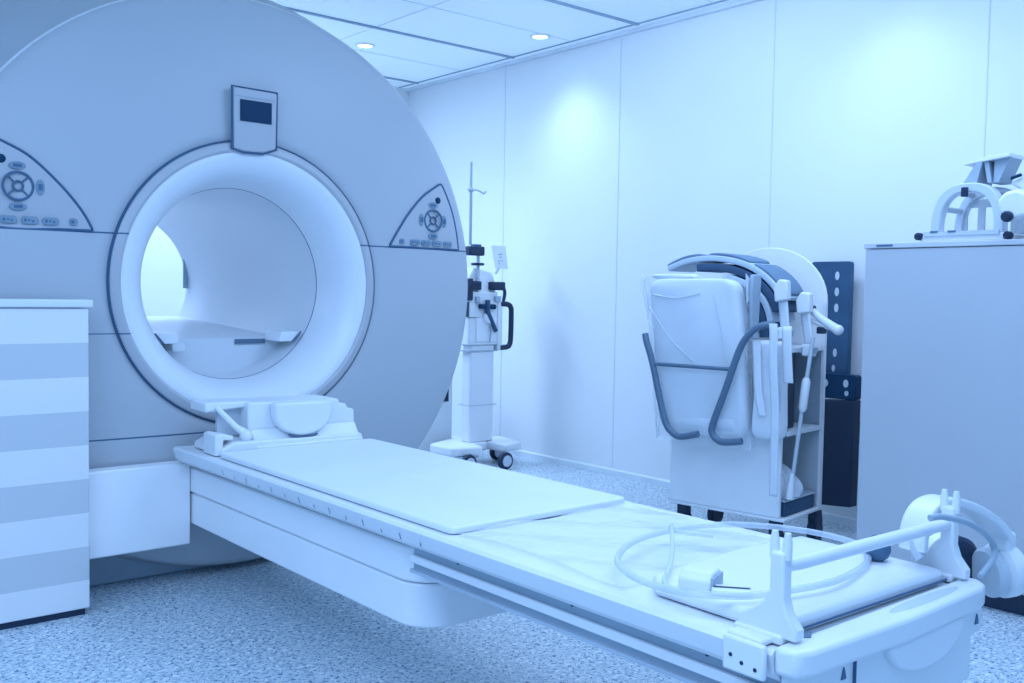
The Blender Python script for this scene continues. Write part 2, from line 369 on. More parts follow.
# control panels on the cover
def on_cover(x, z, d):
    r = math.hypot(x - GX, z - GZ)
    return (x, dome(r) - d, z)
def control_panel(outline, dial, led, row, label):
    mb = MB(); cx = sum(p[0] for p in outline) / len(outline); cz = sum(p[1] for p in outline) / len(outline)
    n = len(outline); rings = 6
    vs = [on_cover(cx, cz, 0.006)]; fs = []
    for k in range(1, rings + 1):
        for (x, z) in outline: vs.append(on_cover(cx + (x - cx) * k / rings, cz + (z - cz) * k / rings, 0.006))
    for (x, z) in outline: vs.append(on_cover(x, z, -0.004))
    for i in range(n):
        j = (i + 1) % n; fs.append((0, 1 + i, 1 + j))
        for k in range(rings): fs.append((1 + k * n + i, 1 + (k + 1) * n + i, 1 + (k + 1) * n + j, 1 + k * n + j))
    p = part('control_panel', mb.add(vs, fs), M['ring'], mri, label=label)
    part('panel_joint', MB().tube([on_cover(x, z, 0.004) for x, z in outline], 0.005, 6, closed=True), M['gap'], p)
    dx, dz = dial
    fy = on_cover(dx, dz, 0.0105)[1]
    def ringm(r, w):
        return MB().tube([(dx + r * math.cos(2 * PI * i / 32), fy, dz + r * math.sin(2 * PI * i / 32)) for i in range(32)], w, 6, closed=True)
    rm = ringm(0.045, 0.0045); rm.add(*_mv(ringm(0.015, 0.004)))
    for q in (0.25, 0.75, 1.25, 1.75):
        a = q * PI
        rm.tube([(dx + 0.017 * math.cos(a), fy, dz + 0.017 * math.sin(a)), (dx + 0.043 * math.cos(a), fy, dz + 0.043 * math.sin(a))], 0.003, 6)
    part('dial_ring', rm, M['print'], p)
    for q in range(4):
        a = q * PI / 2; bx, bz = dx + 0.066 * math.cos(a), dz + 0.066 * math.sin(a)
        w, h = (0.013, 0.026) if q % 2 == 0 else (0.026, 0.013)
        poly = [(bx + w * math.cos(2 * PI * i / 24), bz + h * math.sin(2 * PI * i / 24)) for i in range(24)]
        yy = on_cover(bx, bz, 0.011)[1]
        bt = part('button', MB().prism(poly, 'y', yy, yy + 0.012), M['button'], p, bevel=0.002)
        part('legend', MB().box(bx - w * 0.5, bx + w * 0.5, yy - 0.0012, yy + 0.001, bz - h * 0.4, bz + h * 0.4), M['print'], bt)
    lx, lz = led
    part('stop_button', MB().lathe([(0.0, -0.014), (0.010, -0.013), (0.014, -0.009), (0.014, 0.0)], (lx, on_cover(lx, lz, 0)[1], lz), 'y', 20), M['screen'], p, label='small dark round button')
    for i, (x, z, w) in enumerate(row):
        yy = on_cover(x, z, 0.010)[1]
        poly = rrect(x - w, x + w, z - 0.012, z + 0.012, 0.009, 4)
        bt = part('key', MB().prism(poly, 'y', yy, yy + 0.010), M['button'], p, bevel=0.002)
        lm = MB()
        k = max(1, int(w / 0.007))
        for q in range(k):
            x0 = x - w * 0.7 + q * 1.4 * w / k; lm.box(x0, x0 + 0.8 * w / k, yy - 0.001, yy + 0.001, z - 0.005 + 0.003 * (q % 2), z + 0.005 - 0.002 * (q % 3))
        part('legend', lm, M['print'], bt)
    return p
def _mv(mb): return mb.v, mb.f
def curve2(pts, n=8): return [(p.x, p.y) for p in smooth([(a, b, 0) for a, b in pts], n)]
oR = curve2([(2.238, 1.266), (2.283, 1.334), (2.336, 1.404), (2.414, 1.482), (2.500, 1.536)], 6) + curve2([(2.516, 1.545), (2.536, 1.535), (2.585, 1.440), (2.612, 1.350), (2.626, 1.266)], 6)
oR = [oR[i] for i in range(len(oR))]
control_panel(oR, (2.470, 1.385), (2.502, 1.474), [(2.300, 1.288, 0.013)] + [(2.370 + 0.062 * i, 1.288, 0.025) for i in range(4)], 'triangular keypad on the right of the bore')
oL = curve2([(1.057, 1.266), (1.022, 1.330), (0.960, 1.408), (0.869, 1.496), (0.790, 1.540)], 6) + curve2([(0.745, 1.560), (0.72, 1.552), (0.668, 1.440), (0.640, 1.350), (0.628, 1.266)], 6)
control_panel(oL, (0.829, 1.399), (0.783, 1.484), [(0.995, 1.292, 0.013)] + [(0.925 - 0.062 * i, 1.290, 0.025) for i in range(4)], 'triangular keypad on the left of the bore')

# ------------------------------------------------------------------ patient table
TX0, TX1, TY0, TY1 = 1.315, 1.935, 0.842, 3.385
tab = thing('patient_table', 'long white scanner patient table on a boxy white arm, reaching out of the bore', 'patient table', (GX, 2.1, 0))
# tabletop: raised rolled edges and a shallow dished middle
sec = [(1.326, 0.468), (1.313, 0.480), (1.306, 0.502), (1.303, 0.514), (1.310, 0.521), (1.330, 0.5205), (1.36, 0.5195), (1.62, 0.5185),
       (1.90, 0.5195), (1.93, 0.5205), (1.947, 0.521), (1.957, 0.514), (1.955, 0.504), (1.942, 0.492), (1.92, 0.468)]
part('tabletop', MB().prism(sec, 'y', 0.897, TY1 - 0.02), M['white'], tab, ang=25)
tipm = MB()
rings = [(3.365, 0.0, 0.0), (3.40, 0.012, 0.012), (3.425, 0.035, 0.045), (3.435, 0.06, 0.05)]
part('tabletop_tip', MB().prism([(x, z) for x, z in sec], 'y', 3.366, 3.392), M['white2'], tab, bevel=0.008)
for sx, x0, x1 in ((-1, 1.350, 1.380), (1, 1.885, 1.91)):
    part('side_rail', MB().prism([(x0, 0.474), (x1, 0.474), (x1, 0.398), (x0, 0.398)], 'y', 0.90, 1.96), M['mid'], tab)
    a = x0 - 0.012 if sx < 0 else x1
    part('guide_strip', MB().box(a, a + 0.012, 0.90, 1.96, 0.422, 0.441), M['white'], tab, bevel=0.003)
    part('rail_lip', MB().box(a, a + 0.012, 0.90, 1.96, 0.398, 0.406), M['alu'], tab)
part('underside', MB().box(1.38, 1.885, 0.90, 1.96, 0.40, 0.469), M['grey'], tab)
for y in (1.78, 1.40, 1.06):
    part('screw', MB().lathe([(0.0, -0.002), (0.0045, -0.002), (0.0045, 0.002)], (1.3495, y, 0.459), 'x', 12), M['dark'], tab)
# ruler along the edge
xs = lambda z: 1.313 - (z - 0.480) * 0.318 - 0.0002
for i in range(14):
    yy = 2.98 - 0.085 * i; h = 0.010 if i % 2 else 0.017; z0 = 0.482
    rm = MB().add([(xs(z0) - 0.001, yy - 0.0015, z0), (xs(z0) - 0.001, yy + 0.0015, z0), (xs(z0 + h) - 0.001, yy + 0.0015, z0 + h), (xs(z0 + h) - 0.001, yy - 0.0015, z0 + h)], [(0, 1, 2, 3)])
    part('ruler_mark', rm, M['print'], tab)
# carrying beam and cross arm
def plan(x0, x1, y0, y1, r): return rrect(x0, x1, y0, y1, r, 8)
bpoly = [(1.368, 3.448), (1.368, 2.06)] + [(1.368 + 0.09 - 0.09 * math.cos(q), 2.06 - 0.10 * math.sin(q)) for q in [PI / 2 * i / 8 for i in range(1, 9)]] + [(1.70, 1.955), (1.76, 2.02), (1.80, 2.15), (1.80, 3.448)]
part('support_beam', MB().prism(bpoly, 'z', 0.352, 0.442), M['beam'], tab, bevel=0.006)
bp2 = [(x + (0.005 if x < 1.43 else 0), y) for x, y in bpoly]
part('support_beam_base', MB().prism(bp2, 'z', 0.236, 0.349), M['beam'], tab, bevel=0.006)
part('saddle', MB().box(1.40, 1.78, 2.02, 3.36, 0.4422, 0.4685), M['grey'], tab)
part('beam_slot', MB().box(1.395, 1.415, 1.965, 1.985, 0.385, 0.430), M['dark'], tab)
part('beam_slot', MB().box(1.450, 1.475, 1.950, 1.962, 0.366, 0.394), M['dark'], tab)
part('cross_arm', MB().box(1.010, 1.367, 3.385, 3.455, 0.165, 0.460), M['beam'], tab, bevel=0.006)
# end cover with its hand recess
ec = [(1.305, 0.896), (1.305, 0.880), (1.312, 0.856), (1.335, 0.845), (1.62, 0.832), (1.90, 0.838), (1.930, 0.846), (1.950, 0.866), (1.953, 0.896)]
part('end_cover', MB().prism(ec, 'z', 0.484, 0.530), M['white'], tab, bevel=0.009, seg=3)
eb = [(1.325, 0.896), (1.325, 0.885), (1.345, 0.862), (1.62, 0.850), (1.895, 0.855), (1.915, 0.87), (1.915, 0.896)]
part('end_box', MB().prism(eb, 'z', 0.345, 0.483), M['white2'], tab, bevel=0.012, seg=3)
part('corner_block', MB().box(1.905, 1.958, 0.862, 0.96, 0.425, 0.486), M['white2'], tab, bevel=0.006)
gp = [(1.735 + 0.125 * math.cos(2 * PI * i / 40), 0.868 + 0.014 * math.sin(2 * PI * i / 40)) for i in range(40)]
part('grip_recess', MB().prism(gp, 'z', 0.5292, 0.5306), M['grey'], tab)
hp = [(1.70 + 0.135 * math.cos(PI + PI * i / 24), 0.486 + 0.068 * math.sin(PI + PI * i / 24)) for i in range(25)]
part('hand_hold', MB().prism(hp, 'y', 0.838, 0.856), M['white'], tab, bevel=0.006)
part('cover_joint', MB().box(1.474, 1.4758, 0.8505, 0.860, 0.345, 0.487), M['gap'], tab)
for x, y, z in ((1.447, 0.8570, 0.464), (1.932, 0.8610, 0.455)):
    part('warning_mark', MB().prism([(x - 0.007, z - 0.010), (x + 0.007, z - 0.010), (x + 0.005, z - 0.002), (x + 0.001, z + 0.010), (x - 0.001, z + 0.010), (x - 0.005, z - 0.002)], 'y', y - 0.0012, y + 0.002), M['print'], tab)

# mattress and what lies on the table
solo('table_mattress', MB().prism(rrect(1.336, 1.922, 1.79, 3.075, 0.02, 4), 'z', 0.522, 0.539), M['pad'], 'thin white vinyl mattress lying on the patient table in front of the bore', 'mattress', bevel=0.005, seg=3)
def sheet_fn(u, v):
    x = 1.36 + u * 0.55; y = 1.30 + v * 0.62
    return (x, y, 0.5235 + 0.0035 * math.sin(x * 21 + y * 9) * math.sin(y * 17 + x * 5) + (0.0225 if v > 0.80 else 0.0225 * max(0, (v - 0.72) / 0.08)))
def sheet_flat(u, v):
    x = 1.36 + u * 0.545 ; y = 1.265 + v * 0.515
    x += 0.012 * math.sin(y * 13); 
    return (x, y, 0.5275 + 0.005 * math.sin(x * 23 + y * 8) * math.sin(y * 15 + x * 6))
solo('plastic_sheet', MB().grid(sheet_flat, 40, 40), M['film2'], 'clear crinkled plastic sheet spread on the table beyond the mattress', 'plastic sheet')

# head coil base at the bore end
hc = thing('head_coil_base', 'white moulded head coil cradle standing on the table at the bore', 'head coil base', (1.64, 3.2, 0.5225))
part('back_block', MB().prism([(1.470, 0.5225), (1.470, 0.690), (1.822, 0.686), (1.828, 0.668), (1.856, 0.664), (1.860, 0.648), (1.888, 0.644), (1.894, 0.5225)], 'y', 3.14, 3.30), M['white'], hc, bevel=0.012, seg=3)
part('cradle_arm', MB().prism([(1.330, 0.660), (1.330, 0.694), (1.490, 0.692), (1.490, 0.672), (1.370, 0.664)], 'y', 3.17, 3.30), M['white'], hc, bevel=0.006)
part('lower_slab', MB().prism([(1.352, 0.5225), (1.352, 0.545), (1.395, 0.566), (1.888, 0.560), (1.899, 0.5225)], 'y', 3.085, 3.32), M['white'], hc, bevel=0.006)
part('front_slope', MB().prism([(3.08, 0.5225), (3.08, 0.545), (3.110, 0.560), (3.139, 0.600), (3.1395, 0.5225)], 'x', 1.475, 1.890), M['white'], hc, bevel=0.006)
cup = [(1.660 + 0.112 * math.cos(PI + PI * i / 24), 0.655 + 0.088 * math.sin(PI + PI * i / 24)) for i in range(25)]
cup = [(1.548, 0.688)] + cup[1:-1] + [(1.772, 0.686)]
part('neck_cup', MB().prism(cup, 'y', 3.092, 3.1395), M['white'], hc, bevel=0.010, seg=3)
part('cup_shadow', MB().tube(smooth([(1.600, 3.096, 0.574), (1.635, 3.092, 0.564), (1.68, 3.092, 0.564), (1.71, 3.095, 0.570)], 5), 0.004, 6), M['gap'], hc)  # dark tube drawn in as the shadow beneath the cup
part('strut', MB().tube([(1.365, 3.165, 0.680), (1.425, 3.14, 0.610), (1.455, 3.12, 0.585)], [0.009, 0.011, 0.016], 12), M['white'], hc)
part('strut_knob', MB().ball((1.452, 3.118, 0.580), 0.022), M['white'], hc)
part('side_plate', MB().box(1.385, 1.475, 3.20, 3.215, 0.575, 0.675), M['grey'], hc)
part('latch', MB().prism([(1.335, 0.5225), (1.335, 0.592), (1.352, 0.596), (1.40, 0.586), (1.40, 0.572), (1.365, 0.574), (1.36, 0.5225)], 'y', 3.10, 3.20), M['white'], hc, bevel=0.004)

# foot pad
pd = thing('foot_pad', 'flat white padded plate at the near end of the table under the tubing', 'pad', (1.62, 1.05, 0.522))
part('cushion', MB().prism([(1.375, 0.915), (1.880, 0.905), (1.890, 0.94), (1.895, 1.24), (1.70, 1.255), (1.40, 1.235), (1.37, 1.20), (1.366, 0.94)], 'z', 0.522, 0.552), M['white'], pd, bevel=0.010, seg=3)
part('edge_gap', MB().tube([(1.385, 0.909, 0.534), (1.880, 0.899, 0.534)], 0.0022, 6), M['gap'], pd)
part('corner_notch', MB().prism([(1.352, 0.905), (1.420, 0.901), (1.385, 0.880)], 'z', 0.5306, 0.5316), M['steel'], pd)
# little connector box
cb = thing('connector_box', 'small white connector box inside the tubing loop on the foot pad', 'connector box', (1.405, 1.125, 0.552), math.radians(20), local=True)
part('housing', MB().prism([(-0.035, 0.0), (0.035, 0.0), (0.035, 0.020), (0.02, 0.034), (-0.02, 0.034), (-0.035, 0.020)], 'y', -0.03, 0.03), M['white'], cb, bevel=0.004)
part('socket', MB().box(-0.028, 0.028, -0.034, -0.029, 0.004, 0.026), M['mid'], cb)
pl = thing('flat_clip', 'flat white clip with a dark slot beside the small connector box', 'clip', (1.412, 1.060, 0.552), math.radians(-50), local=True)
part('plate', MB().box(-0.035, 0.035, -0.018, 0.018, 0.0, 0.012), M['white'], pl, bevel=0.003)
part('slot', MB().box(-0.032, 0.032, -0.004, 0.003, 0.0118, 0.013), M['dark'], pl)

# tubing loop and squeeze bulb
loop = [(1.39, 1.317), (1.466, 1.37), (1.542, 1.403), (1.617, 1.412), (1.70, 1.402), (1.785, 1.365), (1.845, 1.30), (1.885, 1.215), (1.892, 1.13), (1.866, 1.066), (1.793, 1.017), (1.70, 0.984), (1.578, 0.963), (1.472, 0.979), (1.386, 1.009), (1.322, 1.075), (1.304, 1.14), (1.310, 1.202), (1.347, 1.272)]
hs = thing('call_tubing', 'large oval loop of clear tubing with a dark squeeze bulb', 'tubing', (1.62, 1.2, 0.552))
def lz(x, y): return 0.5645 + 0.004 * math.sin(9 * x + 7 * y)
part('hose', MB().tube(smooth([(x, y, lz(x, y)) for x, y in loop], 8, True), 0.0066, 12, closed=True), M['tube'], hs)
part('hose_tail', MB().tube(smooth([(1.868, 1.070, 0.564), (1.858, 1.055, 0.566), (1.842, 1.038, 0.570), (1.830, 1.026, 0.574)], 6), 0.0066, 10), M['tube'], hs)
part('bulb', MB().lathe([(0.0, 0.0), (0.012, 0.001), (0.021, 0.008), (0.0255, 0.020), (0.0255, 0.030), (0.020, 0.043), (0.011, 0.050), (0.0, 0.052)], (1.834, 1.020, 0.5525), 'z', 28), M['ball'], hs, label='dark rubber squeeze bulb')
wl = [(1.70, 1.33, 0.560), (1.625, 1.375, 0.572), (1.600, 1.36, 0.588), (1.486, 1.261, 0.568), (1.400, 1.198, 0.563), (1.352, 1.165, 0.564), (1.330, 1.14, 0.560)]
solo('thin_tube', MB().tube(smooth(wl, 8), 0.0048, 10), M['tube'], 'thin clear tube twisting inside the large oval tubing loop', 'tubing')

# strap forks and the bar lying across them
def fork(x, y0, label, flip=1):
    t = thing('fork_post', label, 'fork post', (x, y0, 0.522), 0, None, local=True)
    pl_ = [(0.072, 0.001), (0.074, 0.034), (0.044, 0.050), (0.022, 0.068), (0.013, 0.082), (0.013, 0.150), (-0.014, 0.150), (-0.014, 0.075), (-0.022, 0.052), (-0.040, 0.030), (-0.040, 0.0115), (-0.016, 0.0115), (-0.016, 0.001)]
    part('post', MB().prism([(a, b) for a, b in pl_], 'x', -0.013, 0.013), M['white'], t, bevel=0.005, seg=3)
    for a in (0.0125, -0.012):
        part('prong', MB().tube([(0, a * 0.9, 0.138), (0, a * 1.0, 0.166), (0, a * 1.0, 0.181)], [0.0085, 0.0075, 0.005], 12), M['white'], t)
    part('foot', MB().box(-0.018, 0.018, -0.0165, 0.078, 0.001, 0.018), M['white'], t, bevel=0.005)
    part('side_clamp', MB().box(-0.050 * flip - 0.006, -0.050 * flip + 0.006, -0.012, 0.070, -0.050, 0.008), M['white'], t, bevel=0.005)
    part('clamp_bridge', MB().box(min(0, -0.045 * flip), max(0, -0.045 * flip), 0.0, 0.070, 0.001, 0.012), M['white'], t, bevel=0.004)
    for a, b in ((0.052, -0.022), (0.030, -0.030), (0.004, -0.034)):
        part('screw', MB().lathe([(0, -0.0015), (0.0034, -0.0015), (0.0034, 0.002)], (-0.0555 * flip, a, b), 'x', 14), M['dark'], t)
    return t
fork(1.345, 0.914, 'white two-pronged fork post clamped to the near edge of the table')
fork(1.915, 0.914, 'white two-pronged fork post at the far edge of the table, beside the headset', -1)
solo('cross_bar', MB().tube([(1.359, 0.914, 0.645), (1.40, 0.914, 0.644), (1.86, 0.914, 0.638), (1.901, 0.914, 0.637)], [0.010, 0.012, 0.012, 0.010], 14), M['white'], 'slim white bar laid across the two fork posts at the end of the table', 'bar')

# headset hanging at the far corner
hd = thing('headset', 'white headset with a wide headband hung behind the far fork post', 'headset', (2.0, 0.98, 0.54))
def band(u, v):
    pts = HB; k = min(int(u * (len(pts) - 1)), len(pts) - 2); f = u * (len(pts) - 1) - k
    p = Vector(pts[k]).lerp(Vector(pts[k + 1]), f)
    return (p.x, p.y + (v - 0.5) * 0.056, p.z)
HB = smooth([(1.866, 0.962, 0.580), (1.868, 0.962, 0.615), (1.884, 0.962, 0.644), (1.918, 0.962, 0.663), (1.976, 0.962, 0.667), (2.047, 0.962, 0.652), (2.137, 0.962, 0.622), (2.212, 0.962, 0.585), (2.270, 0.962, 0.545)], 6)
part('headband', MB().grid(lambda u, v: band(u, v), 48, 6), M['white'], hd, solid=0.018, bevel=0.005)
cupc = Vector((2.185, 0.975, 0.500)); 
def cupm(c, ax, r, h):
    ax = Vector(ax).normalized(); u = ax.orthogonal().normalized(); w = ax.cross(u); mb = MB(); vs = []; prof_ = [(0.0, -h / 2), (r * 0.7, -h / 2), (r, -h / 4), (r, h / 5), (r * 0.88, h * 0.42), (r * 0.5, h * 0.5), (0.0, h * 0.52)]
    m = 32; n = len(prof_); fs = []
    for i in range(m):
        q = 2 * PI * i / m
        for rr, t in prof_: vs.append(c + (u * math.cos(q) + w * math.sin(q)) * rr + ax * t)
    for i in range(m):
        j = (i + 1) % m
        for k in range(n - 1): fs.append((i * n + k, i * n + k + 1, j * n + k + 1, j * n + k))
    return mb.add(vs, fs)
ear = part('ear_cup', cupm(Vector((2.285, 0.962, 0.470)), (0.85, -0.45, 0.10), 0.062, 0.056), M['white'], hd)
part('ear_pad', cupm(Vector((2.250, 0.978, 0.466)), (-0.85, 0.45, -0.10), 0.056, 0.030), M['grey'], ear)
ear2 = part('ear_cup', cupm(Vector((2.245, 1.085, 0.468)), (0.35, 0.9, 0.1), 0.070, 0.050), M['white'], hd)
part('ear_pad', cupm(Vector((2.230, 1.050, 0.472)), (-0.35, -0.9, -0.05), 0.066, 0.034), M['dark'], ear2, label='black foam ear pad')
part('slider', MB().box(2.252, 2.292, 0.938, 0.986, 0.515, 0.560), M['white'], hd, bevel=0.008)
part('band_end', MB().tube(smooth([(1.868, 0.962, 0.60), (1.866, 0.955, 0.580), (1.866, 0.945, 0.567)], 5), 0.012, 10), M['grey'], hd)
solo('headset_hose', MB().tube(smooth([(1.775, 0.885, 0.672), (1.80, 0.878, 0.673), (1.869, 0.868, 0.657), (1.937, 0.866, 0.632), (1.99, 0.866, 0.603), (2.009, 0.866, 0.581), (1.995, 0.862, 0.563), (1.965, 0.860, 0.550), (1.937, 0.860, 0.5385)], 8), 0.0062, 12), M['mid'], 'grey hose arching from the headset band down to the table corner', 'hose')

# ------------------------------------------------------------------ striped cabinet on the left
lc = thing('striped_cabinet', 'low cabinet with horizontal light and grey stripes, in front of the scanner', 'cabinet', (0.55, 3.39, 0))
part('body', MB().box(0.05, 1.003, 3.325, 3.440, 0.022, 1.008), M['stripe'], lc, bevel=0.004)
part('lid', MB().box(0.04, 1.015, 3.315, 3.448, 1.010, 1.036), M['white'], lc, bevel=0.005)
part('shadow_base', MB().box(0.06, 0.99, 3.335, 3.435, 0.0, 0.022), M['dark'], lc)  # black base stands for the shadow line under the body

# ------------------------------------------------------------------ grey cabinet on the right
rc = thing('storage_cabinet', 'tall plain grey storage cabinet on the right with coils on its top', 'cabinet', (3.75, 1.3, 0))
part('carcass', MB().box(3.452, 4.06, 0.55, 2.012, 0.085, 1.268), M['cabinet'], rc, bevel=0.003)
part('worktop', MB().box(3.448, 4.07, 0.54, 2.018, 1.270, 1.290), M['cabtop'], rc, bevel=0.003)
part('plinth', MB().box(3.50, 4.04, 0.58, 1.97, 0.0, 0.084), M['dark'], rc)
part('edge_slot', MB().box(3.4462, 3.449, 1.90, 1.965, 1.277, 1.284), M['print'], rc)

# coil on the cabinet: see-through cage of two arches with a mirror stand
ck = thing('body_coil', 'white arched receive coil standing on top of the grey cabinet', 'coil', (3.62, 1.69, 1.290))
def arch(x, yc, hw, h, zb, tr, shape=1.0, n=28):
    return [(x, yc + hw * math.copysign(abs(math.cos(q)) ** shape, math.cos(q)), zb + h * math.sin(q) ** shape) for q in [PI * i / n for i in range(n + 1)]]
def arch_band(x0, x1, yc, hw, h, zb, th, shape=0.75):
    a = arch(0, yc, hw, h, zb, 0, shape); b = arch(0, yc, hw - th, h - th, zb, 0, shape)
    poly = [(p[1], p[2]) for p in a] + [(p[1], p[2]) for p in b[::-1]]
    return MB().prism(poly, 'x', x0, x1)
part('front_arch', arch_band(3.500, 3.545, 1.655, 0.130, 0.180, 1.318, 0.032), M['acryl'], ck, bevel=0.004)
part('rear_arch', arch_band(3.68, 3.72, 1.655, 0.130, 0.180, 1.318, 0.030), M['acryl'], ck, bevel=0.004)
for q in (0.16, 0.36, 0.5, 0.64, 0.84):
    a = PI * q; yy = 1.655 + 0.118 * math.copysign(abs(math.cos(a)) ** 0.75, math.cos(a)); zz = 1.318 + 0.165 * math.sin(a) ** 0.75
    part('rib', MB().tube([(3.53, yy, zz), (3.70, yy, zz)], 0.011, 10), M['grey'], ck)
wpoly = [(p[1], p[2]) for p in arch(0, 1.685, 0.130, 0.160, 1.318, 0, 0.8)]
inner = [(p[1], p[2]) for p in arch(0, 1.635, 0.048, 0.095, 1.330, 0, 0.55)]
# inner screen with an open window
wm = MB()
for y0, y1 in ((1.555, 1.580), (1.675, 1.700)): wm.box(3.69, 3.70, y0, y1, 1.318, 1.425)
wm.box(3.69, 3.70, 1.555, 1.755, 1.425, 1.455); wm.box(3.69, 3.70, 1.74, 1.755, 1.318, 1.425)
part('inner_screen', wm, M['grey'], ck)
part('base_rail', MB().box(3.49, 3.73, 1.515, 1.815, 1.290, 1.318), M['white'], ck, bevel=0.005)
part('rail_lip', MB().box(3.482, 3.490, 1.53, 1.80, 1.312, 1.327), M['grey'], ck)
for y, z in ((1.820, 1.312), (1.500, 1.306)):
    part('knob', MB().lathe([(0.0, -0.016), (0.010, -0.016), (0.014, -0.010), (0.014, 0.012), (0.0, 0.012)], (3.487, y, z), 'x', 16), M['dark'], ck)
for y in (1.765, 1.70): part('foot_catch', MB().box(3.480, 3.486, y - 0.018, y + 0.010, 1.323, 1.330), M['print'], ck)
part('catch', MB().box(3.485, 3.4995, 1.648, 1.670, 1.448, 1.482), M['dark'], ck, bevel=0.003)
ms = thing('mirror_stand', 'white angled mirror stand perched on top of the arched coil', 'mirror stand', (3.60, 1.61, 1.499))
part('top_plate', MB().prism([(1.690, 1.566), (1.690, 1.571), (1.60, 1.592), (1.530, 1.598), (1.530, 1.584)], 'x', 3.54, 3.66), M['white'], ms, bevel=0.002)
part('leg', MB().prism([(1.690, 1.499), (1.640, 1.499), (1.622, 1.576), (1.642, 1.574)], 'x', 3.54, 3.66), M['mid'], ms)
part('leg', MB().prism([(1.606, 1.499), (1.592, 1.499), (1.606, 1.580), (1.622, 1.578)], 'x', 3.55, 3.66), M['mid'], ms)
part('leg', MB().prism([(1.590, 1.499), (1.572, 1.499), (1.535, 1.584), (1.588, 1.582)], 'x', 3.56, 3.66), M['mid'], ms)
nc = thing('neck_coil', 'white lobed coil with dark knobs at the right edge of the cabinet top', 'coil', (3.62, 1.45, 1.290))
part('shell', MB().prism([(1.545, 1.495), (1.505, 1.470), (1.490, 1.41), (1.485, 1.290), (1.30, 1.290), (1.28, 1.42), (1.34, 1.500), (1.44, 1.52), (1.50, 1.515)], 'x', 3.575, 3.72), M['white'], nc, bevel=0.012, seg=3)
part('wing', MB().prism([(1.520, 1.42), (1.495, 1.450), (1.45, 1.457), (1.40, 1.43), (1.40, 1.372), (1.46, 1.355), (1.510, 1.375)], 'x', 3.43, 3.478), M['white'], nc, bevel=0.012, seg=3)
part('wing_stem', MB().box(3.477, 3.58, 1.40, 1.47, 1.39, 1.44), M['white'], nc, bevel=0.006)
part('riser', MB().prism([(1.510, 1.51), (1.46, 1.59), (1.36, 1.59), (1.38, 1.50)], 'x', 3.585, 3.69), M['white'], nc, bevel=0.008)
part('knob', MB().lathe([(0.0, -0.02), (0.013, -0.02), (0.019, -0.012), (0.019, 0.004), (0.0, 0.004)], (3.426, 1.478, 1.365), 'x', 10), M['dark'], nc)
part('slot', MB().tube([(3.567, 1.532, 1.510), (3.567, 1.498, 1.520)], 0.006, 8), M['screen'], nc)

# ------------------------------------------------------------------ trolley of coils
CA = math.atan2(0.14, 0.99)      # trolley turned a little from the wall
def trolley_space(u, v, z=0.0):
    """u: along the trolley's front away from its open side, v: from the front towards the wall"""
    l = math.hypot(0.14, 0.99); U = (-0.14 / l, 0.99 / l); V = (0.99 / l, 0.14 / l)
    return (3.463 + U[0] * u + V[0] * v, 2.369 + U[1] * u + V[1] * v, z)
RZ = CA   # local x = v, local y = u
def tthing(name, label, cat, u=0, v=0, z=0, group=None):
    return thing(name, label, cat, trolley_space(u, v, z), RZ, group, local=True)
tr = tthing('coil_trolley', 'white trolley with a round-topped back panel, open shelves and dark castors', 'trolley')
part('front_panel', MB().box(0.0, 0.016, 0.0, 0.535, 0.161, 0.90), M['trolley'], tr, bevel=0.003)
bpn = [(-0.020, 0.161), (0.535, 0.161), (0.535, 1.06)] + [(0.2575 + 0.2775 * math.cos(q), 1.06 + 0.245 * math.sin(q)) for q in [PI * i / 24 for i in range(1, 24)]] + [(-0.020, 1.06)]
part('back_panel', MB().prism(bpn, 'x', 0.350, 0.366), M['trolley'], tr, bevel=0.003)
part('side_panel', MB().box(0.0165, 0.3495, 0.519, 0.535, 0.161, 0.90), M['trolley'], tr)
part('base_board', MB().box(0.0, 0.368, -0.022, 0.535, 0.146, 0.160), M['trolley'], tr, bevel=0.004)
for z in (0.515, 0.862): part('shelf', MB().box(0.0165, 0.337, -0.018, 0.519, z - 0.010, z + 0.008), M['white'], tr)
part('compartment_shade', MB().box(0.3465, 0.3495, -0.006, 0.518, 0.525, 0.851), M['mid'], tr)  # darker sheet added to shade the upper compartment
part('compartment_shade', MB().box(0.3465, 0.3495, -0.006, 0.518, 0.162, 0.504), M['grey'], tr)  # grey sheet added to shade the lower compartment
part('dark_infill', MB().box(0.02, 0.17, 0.03, 0.50, 0.525, 0.850), M['dark'], tr)  # plain dark box filling the front of the upper compartment
part('corner_post', MB().box(0.338, 0.3495, -0.022, -0.008, 0.161, 1.06), M['white'], tr)
for u, v in ((0.03, 0.035), (0.485, 0.045), (-0.004, 0.335), (0.485, 0.325)):
    cs = part('castor', MB().lathe([(0.0, -0.016), (0.050, -0.016), (0.056, -0.010), (0.056, 0.010), (0.050, 0.016), (0.0, 0.016)], (v, u, 0.056), 'y', 28), M['dark'], tr)
    part('fork', MB().box(v - 0.026, v + 0.026, u - 0.022, u + 0.022, 0.085, 0.146), M['dark'], cs, bevel=0.004)
part('castor_guard', MB().prism([(0.290, 0.003), (0.29, 0.055), (0.305, 0.145), (0.345, 0.145), (0.360, 0.10), (0.348, 0.003)], 'y', -0.030, -0.022), M['dark'], tr, bevel=0.003)

